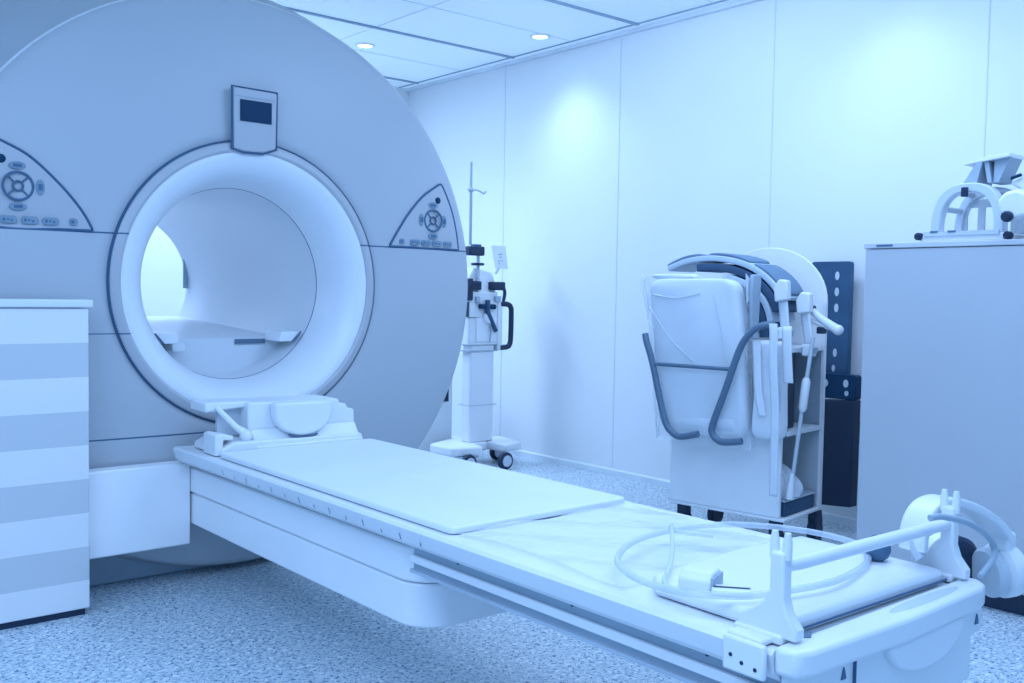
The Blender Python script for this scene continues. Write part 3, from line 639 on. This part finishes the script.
# lower shelf: dark tray and crumpled bag
tt = tthing('dark_tray', 'flat dark tray on the bottom shelf of the trolley', 'tray', 0.1, 0.18, 0.161)
part('rim', MB().box(-0.145, 0.145, -0.110, 0.26, 0.062, 0.070), M['alu'], tt, bevel=0.004)
part('body', MB().box(-0.14, 0.140, -0.105, 0.25, 0.0, 0.060), M['darkblue'], tt, bevel=0.006)
def crumple(u, v):
    a = 2 * PI * u; p = PI * (v * 0.5)
    k = 1 + 0.16 * math.sin(5 * a + 3 * p) + 0.12 * math.sin(9 * a - 5 * p + 1)
    return (0.085 * math.cos(a) * math.cos(p) * k, 0.095 * math.sin(a) * math.cos(p) * k, 0.13 * math.sin(p) * (1 + 0.1 * math.sin(4 * a)))
cbg = tthing('crumpled_bag', 'crumpled white plastic bag lying on the dark tray', 'plastic bag', 0.085, 0.13, 0.232)
part('bag', MB().grid(crumple, 48, 14), M['cloth'], cbg, ang=30)

# folded cushion in its clear bag on the front
bg = tthing('bagged_cushion', 'folded pale cushion in a clear plastic bag leaning on the trolley front', 'cushion', 0.350, -0.075, 0.47)
def pillow(w, h, d, z0, bul=0.0, power=4.0, sag=0.0, taper=0.0, shear=0.0):
    """rounded soft slab: x = thickness, y = width, z = height"""
    mb = MB(); N, K = 40, 24; vs = []; fs = []
    for j in range(K + 1):
        p = -PI / 2 + PI * j / K
        for i in range(N):
            q = 2 * PI * i / N
            ce = lambda t, e: math.copysign(abs(t) ** e, t)
            e1, e2 = 0.30, 0.16
            x = d / 2 * ce(math.cos(p), e1) * ce(math.sin(q), 0.8); y = w / 2 * ce(math.cos(p), e1) * ce(math.cos(q), e2); z = h / 2 * ce(math.sin(p), e2)
            f = (z / h + 0.5); y *= 1 - taper * (1 - f); y += shear * (f - 0.5); x -= sag * (1 - f) ** 2
            x += 0.004 * math.sin(y * 34 + z * 21) + 0.003 * math.sin(z * 47 - y * 13)
            vs.append((x, y, z + h / 2 + z0))
    for j in range(K):
        for i in range(N):
            k = (i + 1) % N; fs.append((j * N + i, j * N + k, (j + 1) * N + k, (j + 1) * N + i))
    return mb.add(vs, fs)
part('cushion', pillow(0.455, 0.665, 0.085, 0.02, sag=0.012, taper=0.05, shear=0.075), M['cushion'], bg)
part('lower_roll', MB().tube(smooth([(-0.012, -0.195, 0.075), (-0.014, -0.1, 0.066), (-0.014, 0.06, 0.066), (-0.010, 0.135, 0.080)], 6), [0.045] * 19, 20), M['cushion'], bg)
part('top_fold', MB().box(-0.02, 0.03, 0.03, 0.245, 0.684, 0.704), M['cushion'], bg, bevel=0.010, seg=3)
def bagfn(u, v):
    a = 2 * PI * u; z = -0.015 + 0.70 * v
    w = 0.242 - 0.012 * (1 - v); sh = 0.075 * (v - 0.5); d = 0.050 + 0.008 * math.sin(PI * v)
    ce = lambda t, e: math.copysign(abs(t) ** e, t)
    kx = 0.003 * math.sin(5 * a + 9 * v) + 0.002 * math.sin(9 * a - 14 * v)
    if v > 0.93: w *= 1.03
    return (d * ce(math.sin(a), 0.6) + kx - 0.015 * (1 - v) ** 2, w * ce(math.cos(a), 0.4) + kx + sh, z + 0.006 * math.sin(5 * a))
for p0, p1, p2 in (((-0.046, 0.235, 0.56), (-0.048, 0.12, 0.42), (-0.050, 0.00, 0.33)), ((-0.046, -0.085, 0.62), (-0.048, -0.12, 0.50), (-0.050, -0.16, 0.34)), ((-0.046, 0.22, 0.615), (-0.047, 0.10, 0.600), (-0.046, -0.02, 0.622))):
    part('crease', MB().tube(smooth([p0, p1, p2], 6), 0.003, 6), M['cloth'], bg)
part('clear_bag', MB().grid(bagfn, 64, 26), M['film'], bg)
part('bag_corner', MB().prism([(0.270, 0.60), (0.310, 0.70), (0.313, 0.67), (0.272, 0.50)], 'x', -0.004, 0.0), M['film'], bg)

bl = tthing('folded_board', 'thin grey foam board standing on edge beside the bagged cushion', 'board', 0.106, -0.022, 0.905)
part('panel', MB().prism([(-0.06, 0.0), (-0.015, 0.0), (0.0, 0.25), (-0.008, 0.270), (-0.072, 0.266), (-0.080, 0.20)], 'y', -0.008, 0.010), M['mid'], bl, bevel=0.006)
part('torn_flap', MB().prism([(-0.09, 0.19), (-0.10, 0.27), (-0.06, 0.245), (-0.075, 0.215), (-0.055, 0.17), (-0.085, 0.15)], 'y', 0.010, 0.013), M['cloth'], bl)

# tubular frame hooked over the bag
tf = tthing('tube_frame', 'bent grey tube frame hanging in front of the bagged cushion', 'tube frame', 0.3, -0.160, 0.47)
lg = smooth([(0.0, 0.278, 0.440), (-0.005, 0.266, 0.405), (-0.005, 0.235, 0.32), (-0.005, 0.185, 0.14), (-0.005, 0.155, 0.055), (-0.003, 0.125, 0.022), (0.0, 0.085, 0.008), (0.0, 0.000, 0.028)], 8)
part('leg', MB().tube(lg, 0.0145, 14), M['steel'], tf)
rg = smooth([(0.03, -0.330, 0.490), (0.015, -0.305, 0.500), (0.0, -0.262, 0.488), (-0.005, -0.225, 0.455), (-0.005, -0.185, 0.39), (-0.005, -0.125, 0.22), (-0.005, -0.072, 0.075), (-0.003, -0.072, 0.035), (-0.001, -0.098, 0.012), (0.0, -0.130, 0.008), (0.0, -0.205, 0.020)], 8)
part('leg', MB().tube(rg, 0.0145, 14), M['steel'], tf)
part('cross_bar', MB().tube([(-0.005, 0.232, 0.312), (-0.006, -0.158, 0.312)], 0.0085, 12), M['steel'], tf)

# flexible coils draped over the top of the trolley
ARC = smooth([(0, u, z) for u, z in [(0.590, 1.200), (0.50, 1.232), (0.40, 1.245), (0.30, 1.240), (0.20, 1.215), (0.12, 1.172), (0.06, 1.115), (0.022, 1.045), (0.005, 0.97), (0.0, 0.90)]], 10)
def arc_at(q, off):
    """point on the draped stack: q along it, off towards its inside"""
    k = min(max(int(q * (len(ARC) - 1)), 0), len(ARC) - 2); f = q * (len(ARC) - 1) - k
    p = ARC[k].lerp(ARC[k + 1], f); tn = (ARC[min(k + 2, len(ARC) - 1)] - ARC[max(k - 1, 0)]).normalized()
    nn = Vector((0, -tn.z, tn.y)); nn = nn if nn.z > 0 or (abs(nn.z) < 0.05 and nn.y < 0) else -nn
    if nn.z < 0: nn = -nn
    return p - nn * off
def flex(label, q0, q1, off, th, m, v0, width, strips=()):
    t = tthing('flexible_coil', label, 'flexible coil', 0, v0, 0, 'flexible coils draped over the trolley')
    def fn(a, b):
        p = arc_at(q0 + (q1 - q0) * a, off); return ((b - 0.5) * width, p.y, p.z)
    part('pad', MB().grid(fn, 64, 6), m, t, solid=th, bevel=th * 0.35, seg=3)
    for s0, s1 in strips:
        def fs(a, b):
            p = arc_at(s0 + (s1 - s0) * a, off - th / 2 - 0.007 * math.sin(PI * min(1, max(0, a))) ** 0.3); return ((b - 0.5) * width * 0.85 - 0.006, p.y, p.z)
        part('strip', MB().grid(fs, 28, 4), M['foamd'], t, solid=0.011, bevel=0.004)
    return t
flex('uppermost pale flexible coil with dark strips draped over the trolley', 0.0, 0.74, 0.0, 0.026, M['foaml'], 0.135, 0.22, [(0.0, 0.20), (0.24, 0.45), (0.48, 0.72)])
flex('dark flexible coil directly beneath the uppermost pale coil', 0.17, 0.80, 0.038, 0.034, M['foamdd'], 0.135, 0.215)
flex('middle pale flexible coil curving behind the grey foam board', 0.36, 0.86, 0.074, 0.026, M['foaml'], 0.132, 0.216)
flex('lowest dark flexible coil bent over the trolley edge', 0.36, 0.97, 0.112, 0.038, M['foamdd'], 0.132, 0.20)
flex('narrow pale coil strip innermost behind the hanging straps', 0.50, 0.94, 0.148, 0.022, M['foaml'], 0.130, 0.21)

# connectors hanging from the coils
def plug(name, label, u, v, zt, pts, body):
    t = tthing(name, label, 'connector', u, v, zt, 'coil connectors at the trolley side')
    part('clip', MB().prism([(-0.028, 0.0), (0.030, -0.01), (0.036, 0.05), (0.014, 0.085), (-0.024, 0.08)], 'x', -0.02, 0.02), M['white'], t, bevel=0.008, seg=3)
    part('ribbon', MB().grid(lambda a, b: ((b - 0.5) * 0.012, pts[0] + (pts[1] - pts[0]) * a + (b - 0.5) * 0.044, -0.005 - body * a), 8, 4), M['cloth'], t, solid=0.006)
    hz = -body - 0.03
    h = part('plug_body', MB().box(-0.018, 0.018, pts[1] - 0.026, pts[1] + 0.026, hz - 0.022, hz + 0.028), M['white'], t, bevel=0.006)
    for s in (-1, 1): part('plug_latch', MB().box(-0.021, 0.021, pts[1] + s * 0.024 - 0.005, pts[1] + s * 0.024 + 0.005, hz - 0.008, hz + 0.014), M['mid'], h)
plug('coil_connector', 'white plug on a short ribbon nearest the bagged cushion', 0.010, -0.002, 1.07, (0.0, -0.012), 0.11)
plug('coil_connector', 'white plug on a short ribbon beside the dark perforated board', -0.045, 0.09, 1.02, (0.0, -0.022), 0.13)
ha = tthing('angled_handle', 'white angled plastic handle pointing away from the trolley', 'handle', -0.05, 0.138, 0.92)
part('arm', MB().tube([(0.0, 0.02, 0.125), (0.0, -0.04, 0.075), (0.0, -0.115, 0.030)], [0.014, 0.016, 0.020], 14), M['white'], ha)
part('tip', MB().ball((0, -0.118, 0.030), 0.022), M['white'], ha)
part('lower_arm', MB().tube([(0.0, 0.02, 0.075), (0.0, -0.05, 0.045), (0.0, -0.105, 0.030)], 0.010, 10), M['white'], ha)
part('grip_pad', MB().box(-0.02, 0.02, -0.012, 0.030, 0.105, 0.128), M['dark'], ha, bevel=0.004)
part('grip_pad', MB().box(-0.02, 0.02, -0.062, -0.032, 0.012, 0.040), M['dark'], ha, bevel=0.004)

# stick with a thick grip leaning in the open side
pw = tthing('hanging_stick', 'thin white stick with a thick grip hanging at the open trolley side', 'stick', -0.035, 0.12, 0.161)
part('shaft', MB().tube([(-0.075, 0.010, 0.10), (-0.07, -0.030, 0.48), (-0.06, -0.062, 0.76)], 0.0085, 12), M['grey'], pw)
part('grip', MB().tube([(-0.072, -0.030, 0.45), (-0.072, -0.031, 0.465), (-0.070, -0.042, 0.575), (-0.070, -0.043, 0.59)], [0.012, 0.018, 0.018, 0.012], 14), M['white'], pw)
part('foot', MB().tube([(-0.076, 0.012, 0.08), (-0.075, 0.009, 0.125), (-0.075, 0.004, 0.19)], [0.018, 0.016, 0.010], 12), M['white'], pw)

# straps and tape hanging by the bag
def strap(label, pts, w, m='cloth'):
    t = tthing('hanging_strap', label, 'strap', pts[0][0], pts[0][1], 0.0, 'white straps hanging on the trolley')
    cu = smooth([(p[1] - pts[0][1], p[0] - pts[0][0], p[2]) for p in pts], 6)
    def fn(a, b):
        k = min(int(a * (len(cu) - 1)), len(cu) - 2); f = a * (len(cu) - 1) - k
        p = cu[k].lerp(cu[k + 1], f); return (p.x, p.y + (b - 0.5) * w, p.z)
    part('webbing', MB().grid(fn, 40, 4), M[m], t, solid=0.004)
strap('long white strap hanging over the right tube leg down to the castors', [(-0.040, -0.182, 0.975), (-0.046, -0.186, 0.93), (-0.046, -0.18, 0.80), (-0.048, -0.16, 0.62), (-0.040, -0.14, 0.42), (-0.036, -0.13, 0.28)], 0.034)
strap('shorter white strap beside the long one over the right tube leg', [(-0.070, -0.12, 0.965), (-0.074, -0.13, 0.94), (-0.078, -0.13, 0.85), (-0.082, -0.12, 0.74)], 0.040)
strap('wide white strap falling across the side of the bagged cushion', [(0.062, -0.122, 0.90), (0.052, -0.132, 0.84), (0.040, -0.136, 0.70), (0.020, -0.134, 0.60)], 0.034)
hb_ = tthing('wrapped_bolster', 'pale rounded bolster hanging low beside the bagged cushion', 'bolster', 0.022, -0.062, 0.50)
part('bolster', pillow(0.110, 0.40, 0.10, 0.0, taper=-0.12), M['cushion'], hb_)
part('buckle', MB().box(-0.064, -0.052, -0.052, -0.022, 0.26, 0.36), M['mid'], hb_, bevel=0.004)
part('label_patch', MB().prism([(-0.075, 0.12), (-0.045, 0.12), (-0.03, 0.30), (-0.07, 0.31)], 'x', -0.0605, -0.058), M['grey'], hb_)

# ------------------------------------------------------------------ dark things on the wall
pb = thing('hanging_board', 'tall dark board with round holes hung on the wall behind the trolley', 'board', (4.215, 2.53, 0.62))
def board(y0, y1, z0, z1, holes, x0, x1, m, t, name, r=0.014):
    mb = MB()
    # board face split into strips around round holes would be heavy: each hole is a real ring-lined disc set into the face
    poly = rrect(y0, y1, z0, z1, 0.015, 4)
    b = part(name, mb.prism(poly, 'x', x0, x1), m, t, bevel=0.003)
    for (y, z, ry, rz) in holes:
        pl_ = [(y + ry * math.cos(2 * PI * i / 24), z + rz * math.sin(2 * PI * i / 24)) for i in range(24)]
        part('hole', MB().prism(pl_, 'x', x0 - 0.0015, x0 + 0.004), M['grey'], b)
    return b
board(2.472, 2.680, 0.62, 1.252, [(2.540, 1.185, 0.011, 0.020), (2.540, 1.110, 0.011, 0.020), (2.540, 1.035, 0.011, 0.020), (2.540, 0.825, 0.010, 0.020), (2.545, 0.752, 0.009, 0.016)], 4.12, 4.15, M['darkblue'], pb, 'panel')
part('hanger', MB().box(4.15, WX - 0.0005, 2.53, 2.62, 1.10, 1.16), M['dark'], pb)
pb2 = thing('wall_mounted_bin', 'black box with a studded dark collar on the wall below the dark board', 'bin', (4.12, 2.50, 0.105))
part('body', MB().prism([(2.400, 0.125), (2.63, 0.105), (2.63, 0.600), (2.397, 0.615)], 'x', 4.06, 4.118), M['dark'], pb2, bevel=0.004)
cl = board(2.395, 2.632, 0.616, 0.730, [(2.550, 0.685, 0.014, 0.018), (2.445, 0.690, 0.013, 0.018), (2.440, 0.645, 0.010, 0.012)], 4.065, 4.117, M['screen'], pb2, 'collar')
part('hanger', MB().box(4.118, WX - 0.0005, 2.45, 2.58, 0.40, 0.50), M['dark'], pb2)

# ------------------------------------------------------------------ injector stand beyond the scanner
iv = thing('injector_stand', 'white wheeled injector column with dark clamps and a thin pole, behind the scanner', 'equipment stand', (3.78, 4.82, 0))
part('column', MB().prism(rrect(3.695, 3.890, 4.78, 4.87, 0.02, 4), 'z', 0.151, 0.754), M['white'], iv, bevel=0.004)
part('column_joint', MB().box(3.694, 3.906, 4.778, 4.90, 0.377, 0.380), M['mid'], iv)
part('column_line', MB().box(3.668, 3.908, 4.772, 4.90, 0.715, 0.720), M['mid'], iv)
part('cabinet', MB().prism(rrect(3.668, 3.90, 4.765, 4.88, 0.02, 4), 'z', 0.755, 1.085), M['white2'], iv, bevel=0.006)
part('injector_head', MB().prism([(3.69, 1.06), (3.90, 1.06), (3.90, 1.14), (3.86, 1.21), (3.72, 1.235), (3.69, 1.18)], 'y', 4.79, 4.93), M['white'], iv, bevel=0.012, seg=3)
part('door', MB().box(3.72, 3.88, 4.757, 4.766, 0.775, 0.925), M['white'], iv, bevel=0.006)
dl = part('dial', MB().lathe([(0, -0.022), (0.030, -0.022), (0.038, -0.012), (0.038, 0.0)], (3.81, 4.760, 0.925), 'y', 24), M['white'], iv)
part('dial_cable', MB().tube([(3.815, 4.745, 0.915), (3.825, 4.742, 0.84), (3.815, 4.742, 0.775)], 0.005, 8), M['mid'], iv)
part('dark_edge', MB().box(3.662, 3.668, 4.766, 4.80, 0.93, 1.02), M['dark'], iv)
for zz, x0, x1 in ((0.925, 3.66, 3.75),): part('door_line', MB().box(x0, x1, 4.7625, 4.766, zz - 0.002, zz + 0.002), M['dark'], iv)
# clamps
for (x0, x1, z0, z1) in ((3.655, 3.775, 1.305, 1.362), (3.70, 3.775, 1.245, 1.262), (3.672, 3.755, 1.095, 1.150), (3.655, 3.690, 1.030, 1.165), (3.835, 3.945, 1.095, 1.148)):
    part('clamp', MB().box(x0, x1, 4.75, 4.80, z0, z1), M['dark'], iv, bevel=0.008)
part('clamp_bar', MB().box(3.70, 3.755, 4.76, 4.80, 1.355, 1.375), M['darkblue'], iv, bevel=0.004)
part('support_rod', MB().tube([(3.745, 4.78, 1.05), (3.745, 4.78, 1.31)], 0.011, 10), M['grey'], iv)
part('syringe', MB().tube([(3.735, 4.745, 0.995), (3.855, 4.745, 0.992)], 0.016, 12), M['screen'], iv)
part('syringe', MB().tube([(3.795, 4.742, 1.035), (3.795, 4.742, 0.96), (3.865, 4.742, 0.84)], [0.016, 0.016, 0.013], 12), M['darkblue'], iv)
part('syringe_block', MB().box(3.71, 3.74, 4.745, 4.78, 1.015, 1.055), M['mid'], iv, bevel=0.004)
part('syringe_block', MB().box(3.862, 3.905, 4.745, 4.78, 1.025, 1.06), M['mid'], iv, bevel=0.004)
part('handle', MB().tube(smooth([(3.925, 4.78, 1.010), (3.985, 4.78, 1.008), (4.012, 4.78, 0.990), (4.018, 4.78, 0.95), (4.016, 4.78, 0.80), (4.008, 4.78, 0.755), (3.985, 4.78, 0.738), (3.925, 4.78, 0.735)], 5), 0.017, 12), M['dark'], iv)
part('handle_stay', MB().tube(smooth([(3.945, 4.78, 1.13), (3.962, 4.78, 1.08), (3.950, 4.78, 1.02)], 5), 0.011, 10), M['dark'], iv)
part('handle_mount', MB().box(3.90, 3.935, 4.77, 4.82, 0.72, 1.03), M['white2'], iv, bevel=0.004)
part('pole', MB().tube([(3.697, 4.80, 1.37), (3.697, 4.80, 1.60), (3.697, 4.80, 1.875)], [0.010, 0.010, 0.007], 10), M['mid'], iv)
hk = part('hook', MB().tube(smooth([(3.672, 4.80, 1.705), (3.73, 4.795, 1.708), (3.77, 4.795, 1.700), (3.792, 4.795, 1.690), (3.808, 4.795, 1.705)], 5), 0.005, 8), M['mid'], iv)
part('hook_boss', MB().ball((3.697, 4.80, 1.706), 0.017), M['mid'], hk)
cd = part('note_card', MB().prism([(3.839, 1.372), (3.949, 1.375), (3.975, 1.229), (3.871, 1.231)], 'y', 4.765, 4.770), M['white'], iv, label='white card with small dark marks')
mk = MB()
for x, z, w, h in ((3.898, 1.318, 0.012, 0.004), (3.915, 1.322, 0.010, 0.006), (3.910, 1.303, 0.022, 0.003), (3.896, 1.278, 0.005, 0.010), (3.925, 1.280, 0.014, 0.003), (3.900, 1.262, 0.004, 0.008)): mk.box(x - w / 2, x + w / 2, 4.7638, 4.7652, z - h / 2, z + h / 2)
part('card_marks', mk, M['print'], cd)
part('card_stem', MB().tube([(3.89, 4.79, 1.20), (3.915, 4.775, 1.25)], 0.010, 8), M['white'], iv)
# foot with castors
part('foot_arm', MB().prism([(3.48, 4.90), (3.49, 4.68), (3.68, 4.62), (3.72, 4.76), (3.838, 4.77), (3.838, 4.98), (3.70, 5.0)], 'z', 0.092, 0.150), M['white'], iv, bevel=0.015, seg=3)
part('foot_arm', MB().prism([(3.84, 4.80), (3.86, 4.62), (4.02, 4.66), (4.06, 4.92), (3.92, 4.98), (3.84, 4.95)], 'z', 0.095, 0.148), M['white'], iv, bevel=0.015, seg=3)
part('foot_edge', MB().box(3.52, 3.66, 4.64, 4.70, 0.080, 0.0915), M['mid'], iv)
for x, y in ((3.825, 4.585), (3.585, 4.64), (4.0, 4.88), (3.62, 4.92)):
    w = part('castor', MB().lathe([(0.0, -0.02), (0.040, -0.02), (0.052, -0.013), (0.054, 0.0), (0.052, 0.013), (0.040, 0.02), (0.0, 0.02)], (x, y, 0.054), 'y', 28), M['dark'], iv)
    part('wheel_disc', MB().lathe([(0.0, -0.024), (0.034, -0.023), (0.036, -0.018)], (x, y, 0.054), 'y', 24), M['grey'], w)
    part('swivel', MB().box(x - 0.02, x + 0.02, y - 0.016, y + 0.016, 0.060, 0.0915), M['dark'], w, bevel=0.004)

wc = thing('wall_unit', 'white floor unit with a dark slot, half hidden behind the scanner edge', 'cabinet', (3.66, 5.25, 0))
part('body', MB().box(3.45, 3.80, 5.10, 5.42, 0.0, 0.62), M['white2'], wc, bevel=0.006)
part('slot', MB().box(3.62, 3.765, 5.094, 5.101, 0.375, 0.585), M['dark'], wc)
part('ledge', MB().box(3.61, 3.775, 5.088, 5.10, 0.352, 0.366), M['white'], wc)

# ------------------------------------------------------------------ camera
def vec(t): return Vector(t)
FPX = 982.484
Xc = (0.7651216170139767, -0.019324561388623557, 0.6435957368605347)
Yc = (-0.6436804363624318, -0.048198293544046825, 0.7637751111051676)
Zc = (0.01626059722724658, -0.9986508327872055, -0.04931639840087723)
cam = bpy.data.cameras.new('camera'); cam.sensor_fit = 'HORIZONTAL'; cam.sensor_width = 36; cam.lens = 36 * FPX / 1024
cam.clip_start = 0.02; cam.clip_end = 50
co = bpy.data.objects.new('camera', cam); COL.objects.link(co)
right = Vector((Xc[0], Yc[0], Zc[0])); down = Vector((Xc[1], Yc[1], Zc[1])); fwd = Vector((Xc[2], Yc[2], Zc[2]))
rot = Matrix((right, -down, -fwd)).transposed()
co.matrix_world = Matrix.Translation((0, 0, 1.08)) @ rot.to_4x4()
S.camera = co

# ------------------------------------------------------------------ light
KEY = (0.44, 0.62, 1.0); FILL = (0.255, 0.52, 1.0); DOWN = (0.455, 0.64, 1.0)
w = bpy.data.worlds.new('world'); S.world = w; w.use_nodes = True
bg_ = w.node_tree.nodes['Background']; bg_.inputs['Color'].default_value = (*FILL, 1); bg_.inputs['Strength'].default_value = 1.0
def area(name, loc, rot, sx, sy, power, col=KEY):
    l = bpy.data.lights.new(name, 'AREA'); l.shape = 'RECTANGLE'; l.size = sx; l.size_y = sy; l.energy = power; l.color = col
    o = bpy.data.objects.new(name, l); COL.objects.link(o); o.location = loc; o.rotation_euler = rot; return o
def spot(name, loc, power, size, blend, col=DOWN, rot=(0, 0, 0), rad=0.12):
    l = bpy.data.lights.new(name, 'SPOT'); l.energy = power; l.spot_size = math.radians(size); l.spot_blend = blend; l.color = col; l.shadow_soft_size = rad
    o = bpy.data.objects.new(name, l); COL.objects.link(o); o.location = loc; o.rotation_euler = rot; return o
area('unseen_ceiling_area', (2.75, 1.5, 2.58), (0, 0, 0), 1.1, 1.6, 30)  # unseen area light over the table for its top and the wall
area('unseen_wall_fill', (2.95, 3.0, 2.56), (0, math.radians(-50), 0), 0.4, 1.4, 19, DOWN)  # added out of view to brighten the right wall
area('unseen_ceiling_area', (0.55, 0.55, 2.58), (0, 0, 0), 1.4, 1.4, 34)  # added front fill for the trolley and scanner face, no lamp seen
area('unseen_ceiling_area', (-0.75, 1.25, 2.58), (0, 0, 0), 1.2, 1.6, 36)  # fill added from the left for the side of the beam
area('unseen_rear_fill', (2.0, 5.75, 2.5), (0, 0, 0), 2.0, 0.5, 60)  # unseen area light behind the scanner, lifts the rear wall
area('bore_fill_light', (1.36, 4.2, 1.25), (0, math.radians(-90), 0), 0.06, 0.9, 0.8)  # added on the hidden left side to brighten the bore
for x, y, p in ((3.926, 4.446, 36), (3.926, 2.31, 17), (3.279, 5.361, 70)):
    spot('downlight_beam', (x, y, 2.585), p, 125, 1.0)
S.view_settings.view_transform = 'Standard'; S.view_settings.look = 'None'; S.view_settings.exposure = 0.0; S.view_settings.gamma = 1.0
